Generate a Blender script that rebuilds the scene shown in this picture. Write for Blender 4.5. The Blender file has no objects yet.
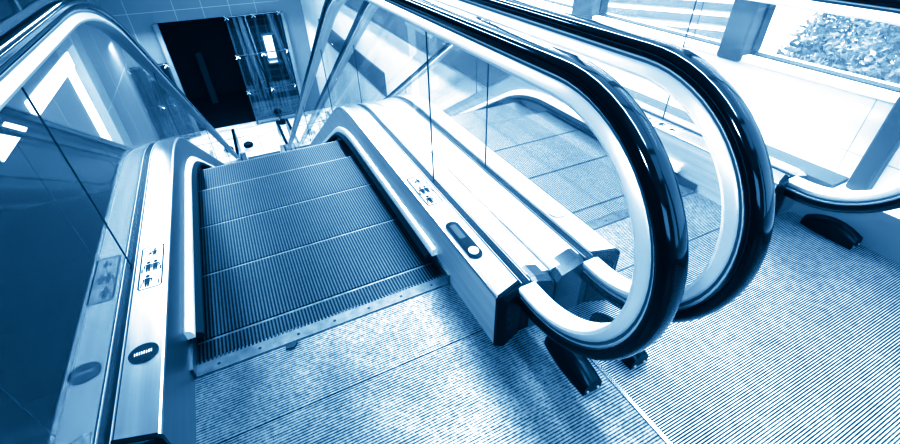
import bpy, math, random
from mathutils import Vector
random.seed(7)
S = bpy.context.scene
COL = S.collection
PI = math.pi

# ---------------------------------------------------------------- materials
MATS = {}
def new_mat(name):
    m = bpy.data.materials.new(name); m.use_nodes = True
    nt = m.node_tree; nt.nodes.clear()
    out = nt.nodes.new('ShaderNodeOutputMaterial')
    MATS[name] = m
    return m, nt, out
def N(nt, kind, **kw):
    n = nt.nodes.new(kind)
    for k, v in kw.items():
        if k in n.inputs: n.inputs[k].default_value = v
        else: setattr(n, k, v)
    return n
def L(nt, a, b): nt.links.new(a, b)
def g4(v): return (v, v, v, 1)
def simple(name, v, rough=.5, metal=0., noise=0., scale=8., stretch=(1, 1, 1), bump=0., spec=.5, coat=0.):
    m, nt, out = new_mat(name)
    p = N(nt, 'ShaderNodeBsdfPrincipled', Roughness=rough, Metallic=metal)
    p.inputs['Base Color'].default_value = g4(v)
    p.inputs['Specular IOR Level'].default_value = spec
    if coat: p.inputs['Coat Weight'].default_value = coat; p.inputs['Coat Roughness'].default_value = .04
    L(nt, p.outputs[0], out.inputs[0])
    if noise:
        tc = N(nt, 'ShaderNodeTexCoord'); mp = N(nt, 'ShaderNodeMapping'); mp.inputs['Scale'].default_value = stretch
        L(nt, tc.outputs['Object'], mp.inputs[0])
        nz = N(nt, 'ShaderNodeTexNoise', Scale=scale, Detail=4.)
        L(nt, mp.outputs[0], nz.inputs['Vector'])
        mr = N(nt, 'ShaderNodeMapRange'); mr.inputs[1].default_value = .3; mr.inputs[2].default_value = .7
        mr.inputs[3].default_value = v*(1-noise); mr.inputs[4].default_value = min(1, v*(1+noise))
        L(nt, nz.outputs[0], mr.inputs[0]); L(nt, mr.outputs[0], p.inputs['Base Color'])
        mr2 = N(nt, 'ShaderNodeMapRange'); mr2.inputs[1].default_value = .3; mr2.inputs[2].default_value = .7
        mr2.inputs[3].default_value = max(.02, rough*(1-noise*.6)); mr2.inputs[4].default_value = min(1, rough*(1+noise*.6))
        L(nt, nz.outputs[0], mr2.inputs[0]); L(nt, mr2.outputs[0], p.inputs['Roughness'])
        if bump:
            b = N(nt, 'ShaderNodeBump', Strength=bump, Distance=.002); L(nt, nz.outputs[0], b.inputs['Height']); L(nt, b.outputs[0], p.inputs['Normal'])
    return m
def ribbed(name, axis, pitch, light, dark, rough, metal, duty=.5, grime=.0, grime_scale=5., fill=0.):
    """light ribs and dark grooves running across `axis`; grime fills some grooves and dulls the ribs"""
    m, nt, out = new_mat(name)
    p = N(nt, 'ShaderNodeBsdfPrincipled', Roughness=rough, Metallic=metal)
    L(nt, p.outputs[0], out.inputs[0])
    tc = N(nt, 'ShaderNodeTexCoord'); sep = N(nt, 'ShaderNodeSeparateXYZ'); L(nt, tc.outputs['Object'], sep.inputs[0])
    mul = N(nt, 'ShaderNodeMath', operation='MULTIPLY'); mul.inputs[1].default_value = 2*PI/pitch
    L(nt, sep.outputs[axis], mul.inputs[0])
    sn = N(nt, 'ShaderNodeMath', operation='SINE'); L(nt, mul.outputs[0], sn.inputs[0])
    mr = N(nt, 'ShaderNodeMapRange'); off = 1-2*duty
    mr.inputs[1].default_value = off-.45; mr.inputs[2].default_value = off+.45
    L(nt, sn.outputs[0], mr.inputs[0])
    fac = mr.outputs[0]
    mixc = N(nt, 'ShaderNodeMix', data_type='FLOAT'); 
    L(nt, fac, mixc.inputs[0]); mixc.inputs[2].default_value = dark; mixc.inputs[3].default_value = light
    res = mixc.outputs[0]
    if grime:
        nz = N(nt, 'ShaderNodeTexNoise', Scale=grime_scale, Detail=8., Roughness=.68); L(nt, tc.outputs['Object'], nz.inputs['Vector'])
        nz2 = N(nt, 'ShaderNodeTexNoise', Scale=grime_scale*16, Detail=5., Roughness=.7); L(nt, tc.outputs['Object'], nz2.inputs['Vector'])
        r1 = N(nt, 'ShaderNodeMapRange'); r1.inputs[1].default_value = .40; r1.inputs[2].default_value = .62
        L(nt, nz.outputs[0], r1.inputs[0])
        r2 = N(nt, 'ShaderNodeMapRange'); r2.inputs[1].default_value = .38; r2.inputs[2].default_value = .62
        L(nt, nz2.outputs[0], r2.inputs[0])
        # dust fills grooves
        fl = N(nt, 'ShaderNodeMath', operation='MULTIPLY'); L(nt, r1.outputs[0], fl.inputs[0]); L(nt, r2.outputs[0], fl.inputs[1])
        fl2 = N(nt, 'ShaderNodeMath', operation='MULTIPLY'); L(nt, fl.outputs[0], fl2.inputs[0]); fl2.inputs[1].default_value = fill
        mx = N(nt, 'ShaderNodeMix', data_type='FLOAT'); L(nt, fl2.outputs[0], mx.inputs[0]); L(nt, res, mx.inputs[2]); mx.inputs[3].default_value = light*.8
        # dark specks and stains
        r3 = N(nt, 'ShaderNodeMapRange'); r3.inputs[1].default_value = .30; r3.inputs[2].default_value = .55
        r3.inputs[3].default_value = 1-grime; r3.inputs[4].default_value = 1.
        L(nt, nz2.outputs[0], r3.inputs[0])
        r4 = N(nt, 'ShaderNodeMapRange'); r4.inputs[1].default_value = .32; r4.inputs[2].default_value = .60
        r4.inputs[3].default_value = 1-grime*.75; r4.inputs[4].default_value = 1.
        L(nt, nz.outputs[0], r4.inputs[0])
        q = N(nt, 'ShaderNodeMath', operation='MULTIPLY'); L(nt, r3.outputs[0], q.inputs[0]); L(nt, r4.outputs[0], q.inputs[1])
        q2 = N(nt, 'ShaderNodeMath', operation='MULTIPLY'); L(nt, q.outputs[0], q2.inputs[0]); L(nt, mx.outputs[0], q2.inputs[1])
        res = q2.outputs[0]
    L(nt, res, p.inputs['Base Color'])
    return m
def glass(name, tint=.94, ior=1.5, rough=.0, boost=1., diffuse_veil=0.):
    m, nt, out = new_mat(name)
    tr = N(nt, 'ShaderNodeBsdfTransparent'); tr.inputs[0].default_value = g4(tint)
    gl = N(nt, 'ShaderNodeBsdfGlossy', Roughness=rough); gl.inputs[0].default_value = g4(.95)
    lw = N(nt, 'ShaderNodeLayerWeight', Blend=.5)
    pw = N(nt, 'ShaderNodeMath', operation='POWER'); pw.inputs[1].default_value = 4.6
    L(nt, lw.outputs['Facing'], pw.inputs[0])
    r0 = ((ior-1)/(ior+1))**2*1.8*boost
    ml = N(nt, 'ShaderNodeMath', operation='MULTIPLY_ADD', use_clamp=True); ml.inputs[1].default_value = (1-r0)*min(1, boost); ml.inputs[2].default_value = r0
    L(nt, pw.outputs[0], ml.inputs[0])
    mx = N(nt, 'ShaderNodeMixShader'); L(nt, ml.outputs[0], mx.inputs[0]); L(nt, tr.outputs[0], mx.inputs[1]); L(nt, gl.outputs[0], mx.inputs[2])
    res = mx
    if diffuse_veil:
        df = N(nt, 'ShaderNodeBsdfDiffuse'); df.inputs[0].default_value = g4(.8)
        m2 = N(nt, 'ShaderNodeMixShader'); m2.inputs[0].default_value = diffuse_veil
        L(nt, mx.outputs[0], m2.inputs[1]); L(nt, df.outputs[0], m2.inputs[2]); res = m2
    L(nt, res.outputs[0], out.inputs[0])
    return m
def emis(name, v, s=1.):
    m, nt, out = new_mat(name)
    e = N(nt, 'ShaderNodeEmission', Strength=s); e.inputs[0].default_value = g4(v); L(nt, e.outputs[0], out.inputs[0])
    return m

M_steel = simple('brushed_steel', .66, .30, 1., .10, 30., (1, .06, 1))
M_steel3 = simple('steel_side_shaded', .22, .38, 1., .12, 30., (1, .06, 1))  # shade of the left panels put into a darker base colour
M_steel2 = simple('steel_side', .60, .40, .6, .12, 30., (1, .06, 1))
M_guide = simple('satin_guide', .74, .34, .35)
M_guide_dim = simple('satin_guide_shaded', .42, .34, .35)  # same guide metal, shade of the left rail put into its colour
M_guide_groove = simple('guide_groove', .16, .35, .6)
M_rubber = simple('handrail_rubber', .005, .10, 0., spec=.4)
M_black = simple('black_plastic', .006, .38, 0., .2, 20., spec=.22)
M_capgrey = simple('grey_cap', .06, .28, .3)
M_brush = simple('brush_black', .006, .8)
M_gasket = simple('dark_gasket', .03, .3, .6)
M_strip = simple('skirt_strip', .90, .35, .25)
M_skirt = simple('skirt_steel', .22, .35, .9)
M_step = ribbed('step_tread', 0, .0130, .085, .004, .42, .75, .47, .25, 4.)
M_step_b = ribbed('step_tread_lit', 0, .0130, .36, .06, .42, .6, .50, .2, 4.)  # same treads with the brighter light put into their colour
M_riser = ribbed('step_riser', 0, .0130, .14, .02, .45, .7)
M_edge = simple('step_edge', .13, .4, .7, .35, 60.)
M_comb = simple('comb_plate', .16, .5, .7, .25, 25.)
M_plate = ribbed('ribbed_plate', 1, .0096, .34, .012, .48, .70, .66, .50, 4., .8)
M_plate_b = ribbed('ribbed_plate_light', 1, .0083, .60, .010, .42, .75, .48, .34, 2.2, .16)
M_floor_dark = simple('dark_floor', .018, .45, 0., .2, 2., spec=.25)
M_strip_floor = simple('floor_joint_strip', .85, .25, 1.)
M_panel = simple('dark_panel', .014, .25, 0., .05, 1.5, spec=.2)
M_dark = simple('dark_void', .010, .7)
M_glass = glass('balustrade_glass', .94, 1.5, 0., .52, .045)  # pale diffuse film raised to paint a veil of reflected light
M_winglass = glass('window_glass', .97, 1.45, 0., 1.)
M_shaftglass = glass('shaft_glass', .55, 1.5, .02, 1.6, .02)
M_white = simple('white_panel', .88, .6, 0., .03, 2.)
M_wallblue = simple('hall_wall', .24, .5, 0., .12, .6)
M_wallside = simple('hall_side_wall', .22, .4, 0., .10, .5)
M_ceil = simple('ceiling_white', .38, .7)
M_lobby = simple('lobby_floor', .88, .28, 0., .35, 1.6, (1, 2.5, 1))
M_frame = simple('window_frame', .13, .45, .2, .15, 4., spec=.3)
M_framed = simple('transom_frame', .06, .6, 0., spec=.15)
M_seam = simple('seam_dark', .05, .6)
M_seam_l = simple('seam_light', .55, .6)
M_ink = simple('ink', .012, .5)
M_signw = simple('sign_white', .90, .35)
M_palegrey = simple('pale_grey', .45, .4)
M_disp = simple('display', .16, .2)
M_leaf = simple('leaf', .20, .6, 0., .7, 6.)
M_bark = simple('bark', .12, .8)
M_ground = simple('pavement', .90, .8, 0., .05, 2.)
M_stone = simple('stair_stone', .24, .8, 0., .1, 3.)
M_stonew = simple('stair_white', .92, .8)
M_ledge = simple('ledge_grey', .14, .5)
M_car = emis('lift_lamp', 1., 3.)
M_paintglow_soft = emis('painted_glow_soft', 1., .55)  # weaker emission painting the fading edge of the lit portal
M_mech = simple('lift_steel', .16, .35, .8)
M_paintglow = emis('painted_glow', 1., 2.2)  # emission painted on as lit surface and reflections, no lamp there
M_fixture = simple('fixture', .7, .2, .9)

# ---------------------------------------------------------------- mesh builder
class MB:
    def __init__(s): s.v = []; s.f = []; s.mi = []; s.sm = []
    def add(s, vs, fs, mi=0, smooth=False):
        b = len(s.v); s.v += [tuple(v) for v in vs]
        for f in fs: s.f.append([b+i for i in f]); s.mi.append(mi); s.sm.append(smooth)
    def box(s, x0, x1, y0, y1, z0, z1, mi=0, bev=0.):
        if bev > 0:
            b = min(bev, abs(x1-x0)*.45, abs(y1-y0)*.45, abs(z1-z0)*.45)
            # chamfered box: octagon-like loops
            def loop(z, i): return [(x0+i+b*0, y0+i+b, z), (x0+i+b, y0+i, z), (x1-i-b, y0+i, z), (x1-i, y0+i+b, z), (x1-i, y1-i-b, z), (x1-i-b, y1-i, z), (x0+i+b, y1-i, z), (x0+i, y1-i-b, z)]
            Ls = [loop(z0, b*.9), loop(z0+b, 0), loop(z1-b, 0), loop(z1, b*.9)]
            vs = sum(Ls, [])
            fs = [[7, 6, 5, 4, 3, 2, 1, 0], [24+i for i in range(8)]]
            for k in range(3):
                for i in range(8): fs.append([k*8+i, k*8+(i+1) % 8, k*8+8+(i+1) % 8, k*8+8+i])
            s.add(vs, fs, mi); return
        vs = [(x, y, z) for z in (z0, z1) for y in (y0, y1) for x in (x0, x1)]
        s.add(vs, [[0, 2, 3, 1], [4, 5, 7, 6], [0, 1, 5, 4], [2, 6, 7, 3], [0, 4, 6, 2], [1, 3, 7, 5]], mi)
    def sweep(s, rings, closed=True, caps=True, mi=0, smooth=False, edge_mi=None):
        n = len(rings[0]); vs = sum([list(r) for r in rings], [])
        b = len(s.v); s.v += [tuple(v) for v in vs]
        for k in range(len(rings)-1):
            for i in range(n if closed else n-1):
                j = (i+1) % n
                s.f.append([b+k*n+i, b+k*n+j, b+(k+1)*n+j, b+(k+1)*n+i])
                s.mi.append(edge_mi[i] if edge_mi else mi); s.sm.append(smooth)
        if caps and closed:
            s.f.append([b+i for i in reversed(range(n))]); s.mi.append(mi); s.sm.append(False)
            k = len(rings)-1; s.f.append([b+k*n+i for i in range(n)]); s.mi.append(mi); s.sm.append(False)
    def tube(s, pts, r, n=8, mi=0):
        rings = []
        for i, p in enumerate(pts):
            p = Vector(p); d = (Vector(pts[min(i+1, len(pts)-1)])-Vector(pts[max(i-1, 0)])).normalized()
            a = d.orthogonal().normalized() if i == 0 else (a-d*a.dot(d)).normalized()
            c = d.cross(a)
            rr = r[i] if isinstance(r, (list, tuple)) else r
            rings.append([p+(a*math.cos(2*PI*k/n)+c*math.sin(2*PI*k/n))*rr for k in range(n)])
        s.sweep(rings, mi=mi, smooth=True)
    def lathe(s, prof, cx, cy, n=20, mi=0):
        rings = [[(cx+r*math.cos(2*PI*k/n), cy+r*math.sin(2*PI*k/n), z) for k in range(n)] for r, z in prof]
        s.sweep(rings, mi=mi, smooth=True)
    def poly(s, pts, mi=0): s.add(pts, [list(range(len(pts)))], mi)
    def build(s, name, mats, parent=None, loc=None, recalc=True):
        me = bpy.data.meshes.new(name); me.from_pydata(s.v, [], s.f)
        for m in (mats if isinstance(mats, (list, tuple)) else [mats]): me.materials.append(m)
        for p, mi, sm in zip(me.polygons, s.mi, s.sm): p.material_index = mi; p.use_smooth = sm
        if recalc:
            import bmesh
            bm = bmesh.new(); bm.from_mesh(me); bmesh.ops.recalc_face_normals(bm, faces=bm.faces); bm.to_mesh(me); bm.free()
        me.update()
        if any(s.sm): me.set_sharp_from_angle(angle=math.radians(38))
        o = bpy.data.objects.new(name, me); COL.objects.link(o)
        if parent: o.parent = parent
        if loc: o.location = loc
        return o
def tag(o, label=None, cat=None, group=None, kind=None):
    for k, v in (('label', label), ('category', cat), ('group', group), ('kind', kind)):
        if v: o[k] = v
    return o
def empty(name, loc, rz=0.):
    o = bpy.data.objects.new(name, None); COL.objects.link(o); o.location = loc; o.rotation_euler = (0, 0, rz); o.empty_display_size = .1
    return o
def struct(name, mb, mats, label=None):
    o = mb.build(name, mats); o['kind'] = 'structure'
    if label: o['label'] = label
    return o
def sbox(name, mat, *b, bev=0., label=None):
    mb = MB(); mb.box(*b, bev=bev); return struct(name, mb, mat, label)

# ---------------------------------------------------------------- escalator geometry
H = 5.0                      # rise
SL = math.tan(math.radians(30))
YI = 1.64; YI2 = YI+H/SL
GX = .63                     # glass plane
W = .5                       # inner panel
NYC, NZC, NR = -.467, .596, .41
YEND = YI2-NYC+YI*0+1.2      # newel centre at the lower end
LOWY = YI2+YI-NYC-.2
def arcprof(y, R, yi=YI, yi2=YI2):
    """height offset: 0 on the upper landing, falling at 30 degrees, -H on the lower landing"""
    t = R*math.tan(math.radians(15))
    def top(y):
        if y < yi-t: return 0.
        if y < yi-t+R*.5: return -(R-math.sqrt(R*R-(y-yi+t)**2))
        return -(y-yi)*SL
    if y < (yi+yi2)/2: return top(y)
    return -H-top(yi+yi2-y)
def ys_range(y0, y1, R):
    t = R*math.tan(math.radians(15)); pts = {y0, y1}
    for a, b in ((YI-t, YI-t+R*.5), (YI2+t-R*.5, YI2+t)):
        for k in range(15):
            y = a+(b-a)*k/14
            if y0 < y < y1: pts.add(round(y, 4))
    return sorted(pts)
RD, RH = 1.25, 2.3
def vsweep(mb, sec, y0, y1, R, mi=0, edge_mi=None, smooth=False, slant=False):
    rings = [[(x, y, z+arcprof(y, R)) for x, z in sec] for y in ys_range(y0, y1, R)]
    if slant: rings[0] = [(x, y0+(abs(x)-.555)*.30, z) for x, z in sec]
    mb.sweep(rings, mi=mi, edge_mi=edge_mi, smooth=smooth)

def rail_path():
    """(y, z, ny, nz): reference line of the handrail with outward normal; inlet -> upper newel -> incline -> lower newel -> inlet"""
    P = []
    P.append((-.385, NZC-NR, 0, -1)); P.append((NYC, NZC-NR, 0, -1))
    for k in range(1, 32):
        a = -PI/2-PI*k/32
        P.append((NYC+NR*math.cos(a), NZC+NR*math.sin(a), math.cos(a), math.sin(a)))
    ztop = NZC+NR
    for y in ys_range(NYC, LOWY, RH):
        e = 1e-3; d = (arcprof(y+e, RH)-arcprof(y-e, RH))/(2*e); l = math.hypot(1, d)
        P.append((y, ztop+arcprof(y, RH), -d/l, 1/l))
    for k in range(1, 33):
        a = PI/2-PI*k/32
        P.append((LOWY+NR*math.cos(a), NZC-H+NR*math.sin(a), math.cos(a), math.sin(a)))
    P.append((LOWY-.17, NZC-H-NR, 0, -1))
    return P
RAIL = rail_path()
def rail_sweep(mb, x0, sec, mi=0, edge_mi=None, smooth=True):
    rings = [[(x0+x, y+ny*n, z+nz*n) for x, n in sec] for y, z, ny, nz in RAIL]
    mb.sweep(rings, mi=mi, edge_mi=edge_mi, smooth=smooth)

# ---- flat marks lying on the deck; (u across, v along travel)
def disc(mb, cx, cy, z, rx, ry, mi, n=20):
    mb.poly([(cx+rx*math.cos(2*PI*k/n), cy+ry*math.sin(2*PI*k/n), z) for k in range(n)], mi)
def rrect(x0, x1, y0, y1, r, n=5):
    out = []
    for cx, cy, a0 in ((x1-r, y1-r, 0), (x0+r, y1-r, PI/2), (x0+r, y0+r, PI), (x1-r, y0+r, 1.5*PI)):
        for k in range(n+1):
            a = a0+PI/2*k/n; out.append((cx+r*math.cos(a), cy+r*math.sin(a)))
    return out
def plate(mb, pts, z0, z1, mi):
    n = len(pts); mb.add([(x, y, z0) for x, y in pts]+[(x, y, z1) for x, y in pts],
        [list(range(n))[::-1], [n+i for i in range(n)]]+[[i, (i+1) % n, n+(i+1) % n, n+i] for i in range(n)], mi)
def ring(mb, a, b, z, mi):
    n = len(a); mb.add([(x, y, z) for x, y in a]+[(x, y, z) for x, y in b], [[i, (i+1) % n, n+(i+1) % n, n+i] for i in range(n)], mi)
def safety_sign(parent, cx, dividers, z):
    """three pictograms: a child at the barrier, two riders holding the rails, a rider leaning over the rail"""
    w, h = .080, .265; y0 = .190; mb = MB()
    x0, x1 = cx-w/2, cx+w/2; y1 = y0+h
    plate(mb, rrect(x0, x1, y0, y1, .014), z, z+.0012, 0)
    zi = z+.0016
    ring(mb, rrect(x0+.001, x1-.001, y0+.001, y1-.001, .0135), rrect(x0+.0062, x1-.0062, y0+.0062, y1-.0062, .0095), zi, 1)
    ch = h/3
    if dividers:
        for k in (1, 2): mb.poly([(x0+.004, y0+ch*k-.0012, zi), (x1-.004, y0+ch*k-.0012, zi), (x1-.004, y0+ch*k+.0012, zi), (x0+.004, y0+ch*k+.0012, zi)], 1)
    def Q(pts, oy): mb.poly([(cx+u, y0+oy+v, zi) for u, v in pts], 1)
    def man(u, v, s):
        disc(mb, cx+u, y0+v+.052*s, zi, .0062*s, .0072*s, 1, 12)
        Q([(u-.0075*s, v+.043*s), (u-.0075*s, v+.020*s), (u-.005*s, v), (u-.001*s, v), (u, v+.016*s), (u+.001*s, v), (u+.005*s, v), (u+.0075*s, v+.020*s), (u+.0075*s, v+.043*s)], 0)
        Q([(u-.0125*s, v+.040*s), (u-.0125*s, v+.018*s), (u-.0095*s, v+.018*s), (u-.0085*s, v+.042*s)], 0)
        Q([(u+.0085*s, v+.042*s), (u+.0095*s, v+.018*s), (u+.0125*s, v+.018*s), (u+.0125*s, v+.040*s)], 0)
    def line(u0, v0, u1, v1, t=.002):
        d = math.hypot(u1-u0, v1-v0); a, b = -(v1-v0)/d*t/2, (u1-u0)/d*t/2
        Q([(u0+a, v0+b), (u1+a, v1+b), (u1-a, v1-b), (u0-a, v0-b)], 0)
    # top cell: small pictogram with little figure beside it
    o = 2*ch+.022
    man(.006, o, .78)
    Q([(-.014, o+.018), (-.006, o+.030), (-.004, o+.012), (-.010, o+.008)], 0); disc(mb, cx-.011, y0+o+.006, zi, .003, .003, 1, 8)
    # middle cell: two riders and the rails
    o = ch+.012
    man(-.011, o, 1.1); man(.012, o, 1.1)
    for sgn in (-1, 1):
        line(sgn*.030, o, sgn*.030, o+.022, .005); line(sgn*.030, o+.026, sgn*.020, o+.044); line(sgn*.030, o, sgn*.018, o)
    # bottom cell: rider reaching out over the rail
    o = .014
    man(-.010, o, 1.15); line(-.028, o, -.028, o+.022, .004); line(-.028, o+.022, -.014, o+.046); line(-.006, o+.046, .008, o+.034, .004)
    line(-.004, o, .022, o, .002); line(.026, o+.002, .026, o+.026, .004)
    return tag(mb.build('safety_sign', [M_signw, M_ink], parent, recalc=False), 'white pictogram sticker with a dark rounded outline')
def stop_oval(parent, cx, cy, z, mats):
    mb = MB(); n = 28
    pts = [(cx+.040*math.cos(2*PI*k/n), cy+.036*math.sin(2*PI*k/n)) for k in range(n)]
    plate(mb, pts, z, z+.004, 0)
    ring(mb, [(cx+.030*math.cos(2*PI*k/n), cy+.026*math.sin(2*PI*k/n)) for k in range(n)], [(cx+.032*math.cos(2*PI*k/n), cy+.028*math.sin(2*PI*k/n)) for k in range(n)], z+.0044, 2)
    for k in range(8):
        x = cx-.024+k*.0062; t = .0045 if k in (0, 3, 5) else .0065
        mb.poly([(a, b, z+.0046) for a, b in [(x, cy-.0065), (x+.0034, cy-.0065), (x+.0034, cy+t), (x, cy+.0065)]], 1)
    return tag(mb.build('speaker_plate', mats, parent), 'oval plate with a row of small bars')
def key_switch(parent, cx, z):
    y0, y1, w = -.212, .035, .056
    mb = MB(); plate(mb, rrect(cx-w/2, cx+w/2, y0, y1, w/2*.99, 10), z, z+.005, 0)
    o = mb.build('switch_panel', [M_ink], parent); tag(o, 'black stadium-shaped switch panel')
    d = MB(); plate(d, rrect(cx-.014, cx+.014, -.085, .012, .006), z+.005, z+.0062, 0); d.build('display_window', M_disp, o)
    k = MB(); n = 24; pts = [(cx+.020*math.cos(2*PI*i/n), -.172+.023*math.sin(2*PI*i/n)) for i in range(n)]
    plate(k, pts, z+.005, z+.009, 0)
    for a, b, r in ((.007, .006, .003), (-.008, .004, .002), (.001, -.01, .002), (-.004, .012, .0018)): disc(k, cx+a, -.172+b, z+.0094, r, r, 1, 10)
    tag(k.build('key_switch', [M_signw, M_capgrey], o), 'white round key switch')

SEAMS = [-.9, .376, 2.7, 4.9, 7.1, 9.3, 11.2, 13.9]
DZ = .250                     # deck height
def balustrade(root, s, label, marks, outer_w, capmat):
    """s=-1 left, +1 right. The deck cladding is the part; everything on it is a sub-part."""
    YE = -.40; Y2 = LOWY+.05; fall = .022
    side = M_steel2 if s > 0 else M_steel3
    m = MB()
    # inner panel + inner deck (x measured from centre line)
    sec = [(W, -.05), (W, DZ-.010), (W+.002, DZ-.003), (W+.007, DZ), (.607, DZ), (.607, -.05)]
    em = [1, 0, 0, 0, 0, 1]
    vsweep(m, [(s*x, z) for x, z in sec], YE, Y2, RD, edge_mi=em, slant=True)
    # outer deck and outer cladding
    xo = .653+outer_w
    sec = [(.653, -.05), (.653, DZ), (xo-.010, DZ-fall), (xo-.003, DZ-fall-.004), (xo, DZ-fall-.012), (xo, -.05)]
    vsweep(m, [(s*x, z) for x, z in sec], YE+.03, Y2, RD, edge_mi=[1, 0, 0, 0, 1, 1])
    # truss cladding below the deck on the incline
    vsweep(m, [(s*x, z) for x, z in [(xo-.03, -.9), (xo-.03, -.04), (xo-.008, -.04), (xo-.008, -.9)]], 1.0, Y2, RD, mi=1)
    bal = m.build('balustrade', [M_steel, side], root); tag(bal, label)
    # slot gasket
    g = MB(); vsweep(g, [(s*x, z) for x, z in [(.607, .1), (.607, DZ-.004), (.653, DZ-.004), (.653, .1)]], YE-.005, Y2, RD)
    g.build('glass_gasket', M_gasket, bal)
    # two thin chrome beads along the slot
    g = MB()
    for a in (.612, .645): vsweep(g, [(s*x, z) for x, z in [(a, DZ-.005), (a, DZ+.001), (a+.003, DZ+.001), (a+.003, DZ-.005)]], YE, Y2, RD)
    g.build('gasket_bead', M_steel2, bal)
    # glass panels
    ztop = NZC+NR-.062
    def topz(y):
        if y < NYC: return NZC+math.sqrt(max(0, (NR-.062)**2-(y-NYC)**2))
        if y > LOWY: return NZC-H+math.sqrt(max(0, (NR-.062)**2-(y-LOWY)**2))
        return ztop+arcprof(y, RH)
    def botz(y):
        if y < NYC+.1:
            return NZC-math.sqrt(max(0, (NR-.062)**2-(min(y, NYC)-NYC)**2)) if y < NYC else DZ-.01
        if y > LOWY: return NZC-H-math.sqrt(max(0, (NR-.062)**2-(y-LOWY)**2))
        return DZ-.01+arcprof(y, RD)
    for a, b in zip(SEAMS[:-1], SEAMS[1:]):
        a = max(a, NYC-NR+.064); b = min(b, LOWY+NR-.064)
        ys = sorted(set(ys_range(a+.002, b-.002, RH)+ys_range(a+.002, b-.002, RD)+([NYC-(NR-.064)*math.cos(k*PI/2/16) for k in range(17)] if a < NYC else [])+([LOWY+(NR-.064)*math.sin(k*PI/2/16) for k in range(17)] if b > LOWY else [])))
        ys = [y for y in ys if a <= y <= b]
        p = MB(); x = s*GX
        rings = [[(x, y, botz(y)), (x, y, topz(y))] for y in ys]
        p.sweep(rings, closed=False, caps=False)
        p.build('glass_panel', M_glass, bal, recalc=False)
    for y in SEAMS[1:-2]:
        p = MB(); p.box(s*GX-.0025, s*GX+.0025, y-.0014, y+.0014, botz(y), topz(y)); p.build('glass_seam', M_ink, bal)
    # guide: satin metal band under the handrail, with a cove
    p = MB()
    prof = [(-.020, 0), (-.025, -.005), (-.026, -.011), (-.022, -.015), (-.023, -.020), (-.029, -.025), (-.038, -.046), (-.035, -.055),
            (.035, -.055), (.038, -.046), (.029, -.025), (.023, -.020), (.022, -.015), (.026, -.011), (.025, -.005), (.020, 0)]
    em = [0]*16; em[2] = em[3] = em[11] = em[12] = 1
    rail_sweep(p, s*GX, prof, edge_mi=em)
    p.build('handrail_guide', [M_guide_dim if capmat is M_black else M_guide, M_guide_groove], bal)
    # handrail: rounded rubber profile with turned-in lips
    p = MB()
    prof = [(-.024, -.003), (-.034, -.003), (-.0370, .004), (-.0370, .014), (-.0335, .025), (-.026, .032), (-.015, .036), (0, .037), (.015, .036), (.026, .032), (.0335, .025), (.0370, .014), (.0370, .004), (.034, -.003), (.024, -.003), (.020, .005), (-.020, .005)]
    rail_sweep(p, s*GX, prof)
    p.build('handrail', M_rubber, bal)
    # skirt, deflector strip, brush
    p = MB(); vsweep(p, [(s*x, z) for x, z in [(W+.002, -.30), (W+.002, .045), (.4915, .045), (.4915, -.30)]], -.052, Y2-1.2, RD)
    p.build('skirt_panel', M_skirt, bal)
    p = MB(); vsweep(p, [(s*x, z) for x, z in [(W+.001, .064), (W+.001, .100), (.492, .106), (.480, .100), (.474, .084), (.474, .064)]], .075, Y2-1.3, RD)
    p.build('skirt_strip', M_strip, bal)
    p = MB(); vsweep(p, [(s*x, z) for x, z in [(.495, .030), (.495, .066), (.476, .066), (.452, .050), (.452, .030)]], .10, Y2-1.3, RD)
    p.build('skirt_brush', M_brush, bal)
    # end caps: black inner, grey outer, rubber mouth round the handrail
    p = MB()
    def capring(y, i): return [(s*(x), y+(x-.555)*.30, z) for x, z in [(W+i, .0), (W+i, DZ-.012-i), (W+.010+i, DZ-i), (.612, DZ-i), (.612, .0)]]
    p.sweep([capring(YE+.002, -.0015), capring(YE-.012, -.0015)])
    fr = [(a, b+(abs(a)-.555)*.30, c) for a, b, c in [(s*(W+.004), YE-.012, 0), (s*(W+.004), YE-.012, DZ-.014), (s*(W+.014), YE-.012, DZ-.003), (s*.612, YE-.012, DZ-.003), (s*.612, YE-.012, 0)]]
    fr2 = [(s*(W+.030), YE-.040, 0), (s*(W+.030), YE-.040, DZ-.05), (s*(W+.040), YE-.036, DZ-.03), (s*.612, YE-.010, DZ-.012), (s*.612, YE-.010, 0)]
    p.sweep([fr, fr2])
    cap = p.build('end_cap', M_black, bal); cap['label'] = 'black plastic end cap'
    p = MB()
    for k, (u, z, w, h) in enumerate(((.045, .135, .016, .005), (.052, .118, .012, .004), (.042, .085, .005, .012), (.050, .087, .004, .012), (.058, .090, .005, .012))):
        x = W+u; yy = YE-.0425+(u-.03)*.32
        p.box(s*x-w/2, s*x+w/2, yy-.0012, yy+.012, z, z+h)
    p.build('cap_mark', M_capgrey, bal)
    p = MB()
    a0, a1 = .655, xo
    sh = [(a0, .0), (a0, DZ-.002), (a0+.02, DZ+.002), (a1-.020, DZ-fall), (a1+.001, DZ-.050), (a1+.001, .0)]
    sh2 = [(a0, .0), (a0, DZ-.012), (a0+.02, DZ-.008), (a1-.022, DZ-fall-.012), (a1-.004, DZ-.060), (a1-.004, .0)]
    p.sweep([[(s*x, YE+.07, z) for x, z in sh], [(s*x, YE+.01, z) for x, z in sh], [(s*x, YE-.012, z) for x, z in sh2]])
    o = p.build('end_cap', capmat, bal); o['label'] = 'grey end cap on the outer deck'
    p = MB(); p.box(min(s*.608, s*.656), max(s*.608, s*.656), YE-.006, YE+.05, .0, DZ-.006)
    p.build('handrail_mouth', M_black, bal)
    if 'sign' in marks: safety_sign(bal, s*.556, s < 0, DZ)
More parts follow.
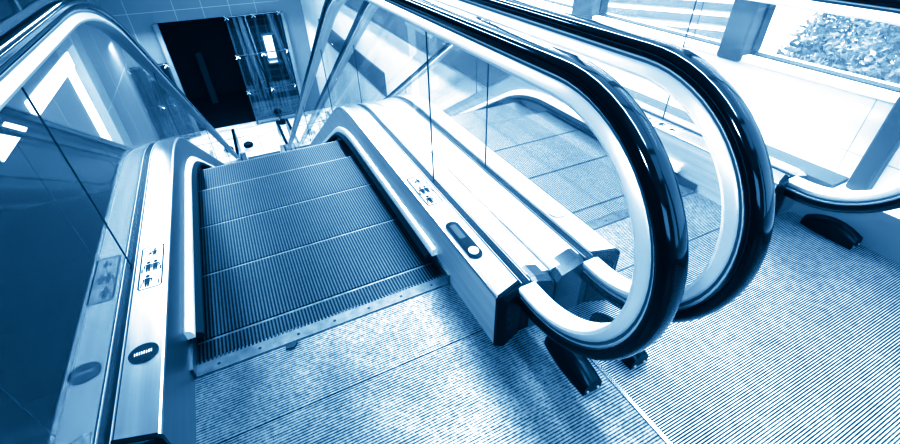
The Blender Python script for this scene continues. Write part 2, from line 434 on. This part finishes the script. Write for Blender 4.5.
    if 'oval' in marks: stop_oval(bal, s*.556, -.115, DZ, [M_ink, M_signw, M_gasket])
    if 'pale' in marks: stop_oval(bal, s*.556, -.115, DZ, [M_palegrey, M_signw, M_signw])
    if 'key' in marks: key_switch(bal, s*.546, DZ)
    return bal

def escalator(cx, label, name, lmarks, rmarks, low, row, cm):
    root = empty('escalator', (cx, 0, 0)); tag(root, label, 'escalator', 'twin escalators going down')
    balustrade(root, -1, 'left balustrade of glass between steel deck and black handrail', lmarks, low, cm[0])
    balustrade(root, 1, 'right balustrade of glass between steel deck and black handrail', rmarks, row, cm[1])
    # comb plate with teeth
    m = MB(); m.box(-.4985, .4985, -.055, -.002, -.02, .004)
    n = 72
    for k in range(n):
        x = -.488+.976*k/(n-1); m.add([(x-.003, -.004, .004), (x+.003, -.004, .004), (x+.0016, .018, -.004), (x-.0016, .018, -.004)], [[0, 1, 2, 3]])
    for k in range(7):
        disc(m, -.42+.14*k, -.030, .0045, .006, .006, 1, 10)
    c = m.build('comb_plate', [M_comb, M_gasket], root, recalc=False)
    # steps: treads level at the top, sinking into a stair
    RS = 1.45
    y = -.285
    for k in range(26):
        ya, yb = y+.4*k, y+.4*k+.4
        yc = ya+.4     # pivot at the front edge
        z = arcprof(yc-.05, RS) - .003
        if ya > YI2+1.8: break
        a = max(ya, .0)
        m = MB(); m.box(-.489, .489, a+.003, yb-.014, z-.03, z, 0)
        st = m.build('step', M_step if cx == 0 else M_step_b, root)
        e = MB(); e.box(-.489, .489, yb-.014, yb-.003, z-.03, z-.0005, 0); e.build('step_nosing', M_edge, st)
        zn = arcprof(yc+.35, RS)-.003
        if z-zn > .01:
            r = MB(); r.box(-.489, .489, yb-.010, yb+.004, zn-.02, z-.004); r.build('riser', M_riser, st)
    # truss soffit under the steps
    m = MB(); vsweep(m, [(-.60, -.9), (.60, -.9), (.60, -.86), (-.60, -.86)], .6, LOWY, RD); m.build('truss_soffit', M_dark, root)
    # lower comb landing plate
    m = MB(); m.box(-.474, .474, YI2+1.35, LOWY+.2, -H-.02, -H+.004); m.build('landing_plate', M_comb, root)
    return root
CXB = .918+GX
escalator(0, 'nearer escalator on the left whose dark ribbed steps fill the middle of the view', 'a', ('sign', 'oval'), ('sign', 'key'), .105, .108, (M_black, M_capgrey))
escalator(CXB, 'farther escalator beside the windows, its brightly lit steps seen through the glass balustrade', 'b', ('pale',), ('sign',), .130, .130, (M_capgrey, M_steel))

# ---------------------------------------------------------------- landing floor
fl = MB()
fl.box(-.80, 2.36, -6, -.05, -.30, -.012); fl.box(-6, -.80, -6, -.95, -.30, -.002)
struct('floor', fl, M_floor_dark)
# dark panelled side wall whose top edge follows the escalator
m = MB(); XP = -1.30
vsweep(m, [(XP, -3.2), (XP, .640), (XP-.08, .640), (XP-.08, -3.2)], -3.0, 12.0, RD); struct('wall_side', m, M_panel)
m = MB()
for k in range(-2, 8):
    y = .508+1.36*k; m.box(XP, XP+.002, y, y+.006, -3.2+arcprof(y, RD), .63+arcprof(y, RD))
struct('trim_29', m, M_seam)
m = MB(); vsweep(m, [(XP-.085, .640), (XP-.085, .655), (XP+.006, .655), (XP+.006, .640)], -3.0, 12.0, RD); struct('trim_30', m, M_frame)
def plate_obj(x0, x1, y0, y1, mat, label):
    m = MB(); m.box(x0, x1, y0, y1, -.011, 0.)
    return tag(m.build('floor_plate', mat), label, 'floor plate', 'ribbed landing plates')
plate_obj(-.50, .772, -.338, -.056, M_plate, 'narrow scuffed ribbed metal plate right behind the comb of the nearer escalator')
plate_obj(-.50, .772, -4.5, -.342, M_plate, 'large scuffed ribbed metal plate in front of the nearer escalator, below the long joint')
plate_obj(.788, 2.33, -.338, -.056, M_plate_b, 'narrow pale ribbed metal plate right behind the comb of the farther escalator')
plate_obj(.788, 2.33, -4.5, -.342, M_plate_b, 'large bright ribbed metal plate before the farther escalator at the lower right')
m = MB(); m.box(.773, .787, -4.5, -.43, -.011, .004); struct('trim_1', m, M_strip_floor)
m = MB(); m.box(-.80, -.505, -4.5, -.44, -.011, 0.); struct('trim_2', m, M_floor_dark)
# scrap of dirt on the joint beside the comb
m = MB(); plate(m, [(-.195, -.080), (-.165, -.086), (-.150, -.066), (-.160, -.055), (-.178, -.062), (-.192, -.058)], .0005, .007, 0)
tag(m.build('dirt_scrap', M_ink), 'tiny dark scrap lying on the ribbed plate by the comb', 'scrap')

# ---------------------------------------------------------------- handrail floor guards
def guard(x, label):
    r = empty('handrail_guard', (x, -.615, 0)); tag(r, label, 'guard', 'black handrail guards on the floor')
    m = MB(); rings = []
    for k in range(15):
        t = k/14; y = .115-.235*t
        h = .088*math.sin(PI*min(1, .10+.74*t))**.6; w = .038*(.60+.40*min(1, t*2.5)**.7)
        rings.append([(-w, y, 0), (-w*.97, y, h*.55), (-w*.72, y, h*.85), (-w*.3, y, h), (w*.3, y, h), (w*.72, y, h*.85), (w*.97, y, h*.55), (w, y, 0)])
    m.sweep(rings, smooth=True)
    b = m.build('guard_body', M_black, r)
    for sx in (-1, 1):
        q = MB(); q.tube([(sx*.022, -.118, .014), (sx*.022, -.1235, .014)], .005, 10); q.build('screw', M_steel2, b)
guard(.692, 'black domed guard on the floor under the nearest handrail loop')
guard(.905, 'black guard mostly hidden behind the nearest loop, beside the bright joint strip')
guard(2.285, 'black domed guard on the floor by the grey ledge at the right edge')

# ---------------------------------------------------------------- right wall, ledge, window
XW = 2.47
m = MB(); m.box(XW, XW+.12, -6, 16, -5.2, .600, 0); struct('wall_right', m, M_white)
m = MB(); m.box(XW-.03, XW+.16, -6, 16, .600, .634, 0, bev=.006); struct('trim_3', m, M_white)
m = MB(); m.box(XW-.002, XW, -6, 16, .333, .337); m.box(XW-.002, XW, -.458, -.454, .22, .60); m.box(XW-.002, XW, .580, .584, .22, .60)
for y in (1.62, 2.66, 3.7, 4.74): m.box(XW-.002, XW, y, y+.004, .22, .60)
struct('trim_4', m, M_seam_l)
m = MB(); m.box(2.335, XW, -6, -.52, -.012, .200, 0, bev=.008); struct('trim_5', m, [M_white])
m = MB(); m.box(2.328, 2.335, -6, -.52, -.012, .190); struct('trim_6', m, [M_ledge])
m = MB(); m.box(2.326, XW, -.52, 16, -.3, .215); struct('trim_7', m, M_ledge)
def window(n, y0, y1, mull=True):
    m = MB()
    fw = .012
    m.box(XW+.03, XW+.09, y0, y1, .634, .641); m.box(XW+.03, XW+.09, y0, y1, 3.15, 3.2)
    m.box(XW+.03, XW+.09, y0, y0+fw, .655, 3.15); m.box(XW+.03, XW+.09, y1-fw, y1, .655, 3.15)
    r = struct('window_%d' % n, m, M_seam)
    g = MB(); g.add([(XW+.06, y0+fw, .655), (XW+.06, y1-fw, .655), (XW+.06, y1-fw, 3.15), (XW+.06, y0+fw, 3.15)], [[0, 1, 2, 3]]); g.build('window_pane', M_winglass, r, recalc=False)
    return r
window(1, -3.2, .19); window(2, .33, 1.40); window(3, 1.62, 2.7); window(4, 2.9, 5.0); window(5, 5.2, 8.0); window(6, 8.2, 12.0)
k = 8
for y0, y1 in ((.19, .33), (1.40, 1.62), (2.7, 2.9), (5.0, 5.2), (8.0, 8.2), (12.0, 12.3), (-3.5, -3.2)):
    m = MB(); m.box(XW-.055, XW+.12, y0, y1, .60, 3.2, bev=.01); struct('trim_%d' % k, m, M_frame); k += 1
m = MB(); m.box(XW+.0592, XW+.0608, .580, .5835, .641, 3.15); struct('trim_%d' % k, m, M_seam); k += 1
m = MB(); m.box(2.385, 2.46, -.625, -.545, .20, 3.2, bev=.008); m.box(2.46, XW, -.60, -.57, .2, 3.2); struct('trim_%d' % k, m, M_frame); k += 1

# ---------------------------------------------------------------- outside
m = MB(); m.box(2.6, 60, -40, 60, -1.3, -1.2); struct('ground', m, M_ground)
# garden steps outside the left pane
r = empty('garden_stairs', (6.6, 5.4, -1.2), math.radians(-58)); tag(r, 'wide pale stone stairs outside beyond the windows', 'stairs')
for i in range(5):
    m = MB(); m.box(-2.6, 2.6, .55*i, 3.2, .16*i, .16*i+.16); st = m.build('stair_step', M_stone, r)
    m = MB(); m.box(-2.6, 2.6, .55*i-.01, .55*i+.25, .16*i+.14, .16*i+.165); m.build('stair_nosing', M_stonew, st)
def bush(x, y, z, rx, ry, rz, n, label, seed, leaf=.07):
    rd = random.Random(seed); root = empty('bush', (x, y, z)); tag(root, label, 'bush', 'bushes outside the windows')
    m = MB()
    for i in range(n):
        while True:
            a, b, c = rd.uniform(-1, 1), rd.uniform(-1, 1), rd.uniform(-.6, 1)
            q = a*a+b*b+c*c
            if .35 < q < 1: break
        p = Vector((a*rx, b*ry, c*rz)); u = Vector((rd.gauss(0, 1), rd.gauss(0, 1), rd.gauss(0, 1))).normalized(); w = u.orthogonal().normalized(); s = leaf*rd.uniform(.6, 1.5)
        m.add([p-u*s, p+w*s*.5, p+u*s, p-w*s*.5], [[0, 1, 2, 3]])
    m.build('foliage', M_leaf, root, recalc=False)
    m = MB()
    for i in range(5):
        a = 2*PI*i/5; m.tube([(0, 0, -rz*.75), (math.cos(a)*rx*.3, math.sin(a)*ry*.3, 0), (math.cos(a)*rx*.6, math.sin(a)*ry*.6, rz*.5)], [.04, .03, .01], 6)
    m.build('branches', M_bark, root)
bush(4.8, -.25, -.15, .85, 1.15, 1.05, 12000, 'leafy bush just outside the right window pane', 1, .028)
bush(6.6, -1.5, .1, .9, 1.0, 1.3, 6000, 'taller bush outside behind the bush at the right pane', 2, .04)
bush(6.4, 1.15, -.35, .9, .8, .9, 5000, 'small bush outside close to the thick window mullion', 3, .04)

# ---------------------------------------------------------------- lower hall
m = MB(); m.box(-8, 6, 8.6, 24, -5.3, -5.0); struct('ground_lower' if False else 'floor_lower', m, M_lobby)
m = MB(); m.box(-8, 6, -6, 8.6, -5.3, -5.0); struct('floor_pit', m, M_dark)
m = MB()
for i in range(12): m.box(-6+i*.75, -6+i*.75+.012, 12.6, 14.1, -5., -4.998)
m.box(-6, 3, 14.1, 14.13, -5., -4.998)
struct('trim_20', m, M_seam)
m = MB()
m.box(-8, -1.80, 15.0, 15.3, -2.55, 3.4); m.box(-1.80, 1.80, 15.0, 15.3, -1.42, 3.4); m.box(1.80, 2.6, 15.0, 15.3, -5., 3.4)
m.box(-8, -3.2, 15.0, 15.3, -5., -2.55)
struct('wall_far', m, M_wallblue)
m = MB()
for x in (-3.1, -2.4, -1.2, -.45, .3, 1.05): m.box(x, x+.012, 14.997, 15.0, -1.42 if x > -1.8 else -2.5, 1)
for z in (-1.12, -.4): m.box(-3.2, 1.8, 14.997, 15.0, z, z+.012)
struct('trim_21', m, M_seam_l)
m = MB(); m.box(-3.30, -3.05, 14.82, 15.0, -5, 1.5); struct('trim_22', m, M_stone)
m = MB(); m.box(-1.86, -1.74, 14.85, 15.0, -5, -1.42); struct('trim_23', m, M_wallblue)
m = MB(); m.box(1.74, 1.86, 14.80, 15.0, -5, -1.42, bev=.02); struct('trim_24', m, M_stone)
# recess behind the opening
m = MB(); m.box(-3.4, 2.2, 19, 19.2, -5, -1); m.box(-3.6, -3.4, 15.3, 19, -5, -1); m.box(2.2, 2.4, 15.3, 19, -5, -1); m.box(-3.4, 2.2, 15.3, 19, -1.2, -1.0)
m.box(-3.4, 2.2, 15.3, 19, -4.999, -4.99)
struct('wall_recess', m, M_dark)
m = MB(); m.box(-1.25, -1.0, 17.8, 18.1, -4.98, -3.0, bev=.04); tag(m.build('cabinet', M_framed), 'faint grey cabinet standing in the dark recess', 'cabinet')

def shaft(x0, x1, y, z0, z1, cols, rows, label, name='elevator_shaft'):
    r = empty(name, (x0, y, z0)); tag(r, label, 'elevator shaft')
    w, h = x1-x0, z1-z0
    for i in range(cols):
        for j in range(rows):
            a, b, c, d = w*i/cols, w*(i+1)/cols, h*j/rows, h*(j+1)/rows
            m = MB(); m.add([(a+.01, 0, c+.01), (b-.01, 0, c+.01), (b-.01, 0, d-.01), (a+.01, 0, d-.01)], [[0, 1, 2, 3]]); m.build('glass_pane', M_shaftglass, r, recalc=False)
    for i in range(cols+1):
        m = MB(); m.tube([(w*i/cols, .12, 0), (w*i/cols, .12, h)], .035, 8); p = m.build('mullion', M_mech, r)
        for j in range(rows+1):
            q = MB(); x, z = w*i/cols, h*j/rows
            for a in (PI/4, 3*PI/4, 5*PI/4, 7*PI/4): q.tube([(x, .02, z), (x+.09*math.cos(a), -.01, z+.09*math.sin(a))], .016, 6)
            q.build('glass_clamp', M_fixture, p)
    for j in range(rows+1):
        m = MB(); m.tube([(0, .12, h*j/rows), (w, .12, h*j/rows)], .02, 8); m.build('transom', M_mech, r)
    return r
s1 = shaft(.12, 1.70, 14.85, -4.98, -1.44, 2, 3, 'glass elevator shaft at the right of the dark opening on the lower floor')
for x in (.4, .85, 1.3):
    m = MB(); m.box(x-.05, x+.05, .7, .8, 0, 3.5); m.build('guide_rail', M_mech, s1)
m = MB(); m.box(.1, 1.5, 1.3, 1.35, 0, 3.5); m.build('shaft_back', M_floor_dark, s1)
m = MB()
for i in range(10): m.box(.15+i*.13, .20+i*.13, 1.2, 1.3, .05, 1.1)
m.build('shaft_louvre', M_mech, s1)
# lift car
c = empty('elevator_car', (1.05, 15.2, -3.1)); tag(c, 'brightly lit elevator car hanging inside the glass shaft', 'elevator car')
m = MB(); m.box(-.02, .42, 0, .5, .0, .06); m.box(-.02, .42, .45, .5, .06, .95); m.box(-.02, .42, 0, .5, .95, 1.02); m.build('car_frame', M_fixture, c)
m = MB(); m.box(.04, .36, .40, .45, .12, .88, bev=.03); m.build('lamp_panel', M_car, c)
m = MB(); m.tube([(.2, .2, 1.02), (.2, .2, 1.6)], .02, 6); m.tube([(.34, -.04, -.3), (.44, -.04, .1)], .03, 6); m.build('car_cable', M_mech, c)
s2 = shaft(-3.05, -1.9, 14.7, -4.98, -2.55, 2, 2, 'glass elevator shaft at the left of the dark opening, seen through the balustrade')
m = MB(); m.box(.05, 1.1, .9, .95, 0, 2.4); m.build('shaft_back', M_dark, s2)
m = MB()
for x in (.3, .6, .9): m.box(x-.02, x+.02, .5, .56, 0, 2.4)
m.build('guide_rail', M_mech, s2)
# bollards on the lower floor
def bollard(x, y, label):
    r = empty('bollard', (x, y, -5)); tag(r, label, 'bollard', 'black-topped bollards on the lower floor')
    m = MB(); m.lathe([(.0, 0), (.13, 0), (.12, .12), (.10, .13), (0, .13)], 0, 0); m.build('post', M_white, r)
    m = MB(); m.lathe([(0, .12), (.13, .125), (.15, .17), (.13, .23), (.06, .27), (0, .275)], 0, 0); m.build('cap', M_black, r)
bollard(-.95, 12.90, 'bollard with a black cap at the foot of the left handrail on the lower floor')
bollard(-.36, 12.95, 'bollard with a black cap on the lower floor between the two far handrail ends')
bollard(.90, 14.30, 'bollard with a black cap before the glass elevator shaft on the lower floor')

# left side of the void
XL = -2.9
m = MB(); m.box(XL-.15, XL, 1.25, 15, -5.2, -.02); struct('wall_left', m, M_wallside)
m = MB(); m.box(-9, XL-.02, 1.25, 15, -.3, -.005); struct('floor_gallery', m, M_floor_dark)
m = MB(); m.box(XL-.06, XL+.03, 1.25, 15, -.06, .03); struct('trim_25', m, M_fixture)
m = MB(); m.box(-6.2, -6, -6, 15, -5.3, 3.4); struct('wall_gallery', m, M_floor_dark)
gr = empty('glass_railing', (XL, 0, 0)); tag(gr, 'clamped glass railing along the gallery edge beyond the left handrail', 'railing')
for i, y in enumerate((6.4, 8.6, 10.8)):
    m = MB(); m.box(-.03, .05, y-.06, y+.06, .03, .22); m.build('clamp', M_fixture, gr)
m = MB(); m.add([(0, 1.3, .05), (0, 14.9, .05), (0, 14.9, 1.0), (0, 1.3, 1.0)], [[0, 1, 2, 3]]); m.build('glass_pane', M_shaftglass, gr, recalc=False)
# emission paints a lit portal on the left wall; quads paint reflections
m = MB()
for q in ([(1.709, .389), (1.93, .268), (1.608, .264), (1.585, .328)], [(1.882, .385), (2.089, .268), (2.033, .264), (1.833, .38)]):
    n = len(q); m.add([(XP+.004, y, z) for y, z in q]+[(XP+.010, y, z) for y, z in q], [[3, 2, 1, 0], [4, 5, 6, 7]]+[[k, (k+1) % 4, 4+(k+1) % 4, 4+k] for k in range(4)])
struct('trim_31', m, M_paintglow)  # glowing quads stand in for reflections on the dark panel
m = MB(); m.box(XW-.03, XW, 6.8, 12.4, -1.75, -1.28); struct('trim_32', m, M_frame)
m = MB(); m.box(XL, XL+.03, 6.9, 9.9, -1.16, -.90); m.box(XL, XL+.03, 9.3, 9.75, -4.6, -1.16); struct('trim_26', m, M_paintglow)
m = MB(); m.box(XL, XL+.028, 9.75, 10.5, -4.6, -.90); struct('trim_27', m, M_paintglow_soft)  # dimmer glow paints the light fading off beside the band
m = MB()
for y in (4.0, 6.0, 8.0, 10.6, 12.4): m.box(XL, XL+.004, y, y+.012, -5, -.1)
m.box(XL, XL+.004, 1.3, 15, -2.4, -2.388)
struct('trim_28', m, M_seam_l)
# under-landing front
m = MB(); m.box(-.80, 2.4, 1.15, 1.25, -5, -.9); struct('wall_under', m, M_floor_dark)
# ceiling and back wall
m = MB(); m.box(-6.2, .8, -6, 15.3, 3.2, 3.4); m.box(.8, 2.6, 9, 15.3, 3.2, 3.4); m.box(.8, 2.6, -6, -4, 3.2, 3.4); struct('ceiling', m, M_ceil)
m = MB()
for y in (-4, -2.4, -.8, .8, 2.4, 4, 5.6, 7.2, 8.9): m.box(.8, 2.6, y, y+.1, 3.2, 3.4)
struct('window_7', m, M_frame)
m = MB(); m.box(-6.2, 2.6, -6.2, -6, -5.3, 3.4); struct('wall_back', m, M_wallside)

# ---------------------------------------------------------------- light
w = bpy.data.worlds.new('world'); S.world = w; w.use_nodes = True
nt = w.node_tree; nt.nodes.clear()
bg = N(nt, 'ShaderNodeBackground', Strength=3.3); bg.inputs[0].default_value = g4(1.); wo = N(nt, 'ShaderNodeOutputWorld'); L(nt, bg.outputs[0], wo.inputs[0])
def area(name, loc, rot, sx, sy, power):
    l = bpy.data.lights.new(name, 'AREA'); l.shape = 'RECTANGLE'; l.size = sx; l.size_y = sy; l.energy = power
    o = bpy.data.objects.new(name, l); COL.objects.link(o); o.location = loc; o.rotation_euler = rot
area('fill_landing', (.4, -1.5, 3.1), (0, 0, 0), 2.5, 1.0, 4)  # unseen fill light added over the landing
area('fill_behind', (-1.6, -5.4, 2.0), (math.radians(82), 0, math.radians(-16)), 3.0, 1.6, 90)  # unseen fill added behind the camera to brighten the handrail guides
area('fill_right_wall', (1.0, 4.5, 3.1), (0, math.radians(-42), 0), .4, 13.0, 800)  # unseen fill added to brighten the white right wall
sp = bpy.data.lights.new('fill_spot', 'SPOT'); sp.energy = 420; sp.spot_size = math.radians(52); sp.spot_blend = .6; sp.shadow_soft_size = .25  # unseen spot added to brighten the guides on the right
so = bpy.data.objects.new('fill_spot', sp); COL.objects.link(so); so.location = (-2.3, -1.9, 2.7)
so.rotation_euler = (Vector((.75, .15, .80))-Vector(so.location)).to_track_quat('-Z', 'Y').to_euler()
area('fill_void', (-1.2, 6.5, 3.1), (0, math.radians(-52), 0), .5, 7.0, 450)  # unseen fill added to brighten the far right wall
area('fill_lobby', (-.6, 13.9, -1.6), (0, 0, 0), 4.5, .6, 150)  # unseen fill added to light the lower floor strip

# ---------------------------------------------------------------- camera
cam = bpy.data.cameras.new('camera'); co = bpy.data.objects.new('camera', cam); COL.objects.link(co); S.camera = co
co.location = (-.0752, -1.27178, 1.33284); co.rotation_euler = (.943218, .012711, -.474928)
cam.sensor_fit = 'HORIZONTAL'; cam.sensor_width = 36; cam.lens = 431.018/900*36
cam.shift_x = (450-457.045)/900; cam.shift_y = (216.621-222)/900
cam.clip_start = .02; cam.clip_end = 300

# ---------------------------------------------------------------- colour grade: the photograph's blue duotone print
vs = S.view_settings; vs.view_transform = 'Standard'; vs.look = 'None'; vs.exposure = 0; vs.gamma = 1
vs.use_curve_mapping = True
cm = vs.curve_mapping; cm.extend = 'EXTRAPOLATED'
def setc(i, pts):
    c = cm.curves[i]
    while len(c.points) > 2: c.points.remove(c.points[1])
    c.points[0].location = pts[0]; c.points[-1].location = pts[-1]
    for p in pts[1:-1]: c.points.new(*p)
    for p in c.points: p.handle_type = 'AUTO_CLAMPED'
def lerp(t, x):
    for (a, b), (c, d) in zip(t[:-1], t[1:]):
        if x <= c: return b+(d-b)*(x-a)/(c-a)
    return t[-1][1]
TONE = [(0, 0), (.02, .005), (.05, .020), (.10, .060), (.20, .155), (.35, .33), (.50, .53), (.70, .79), (.85, .93), (1, 1)]
TINT = [[(0, 0), (.02, .0006), (.045, .0022), (.10, .011), (.188, .042), (.40, .170), (.61, .36), (.82, .68), (1, 1)],
        [(0, .001), (.045, .045), (.188, .188), (.61, .62), (1, 1)],
        [(0, .003), (.0056, .018), (.02, .055), (.045, .125), (.10, .255), (.188, .405), (.40, .64), (.61, .80), (.82, .92), (1, 1)]]
for i in range(3): setc(i, [(a, lerp(TINT[i], b)) for a, b in TONE])
cm.update()
S.cycles.use_denoising = True
S.cycles.max_bounces = 10; S.cycles.transparent_max_bounces = 24; S.cycles.glossy_bounces = 5; S.cycles.diffuse_bounces = 4
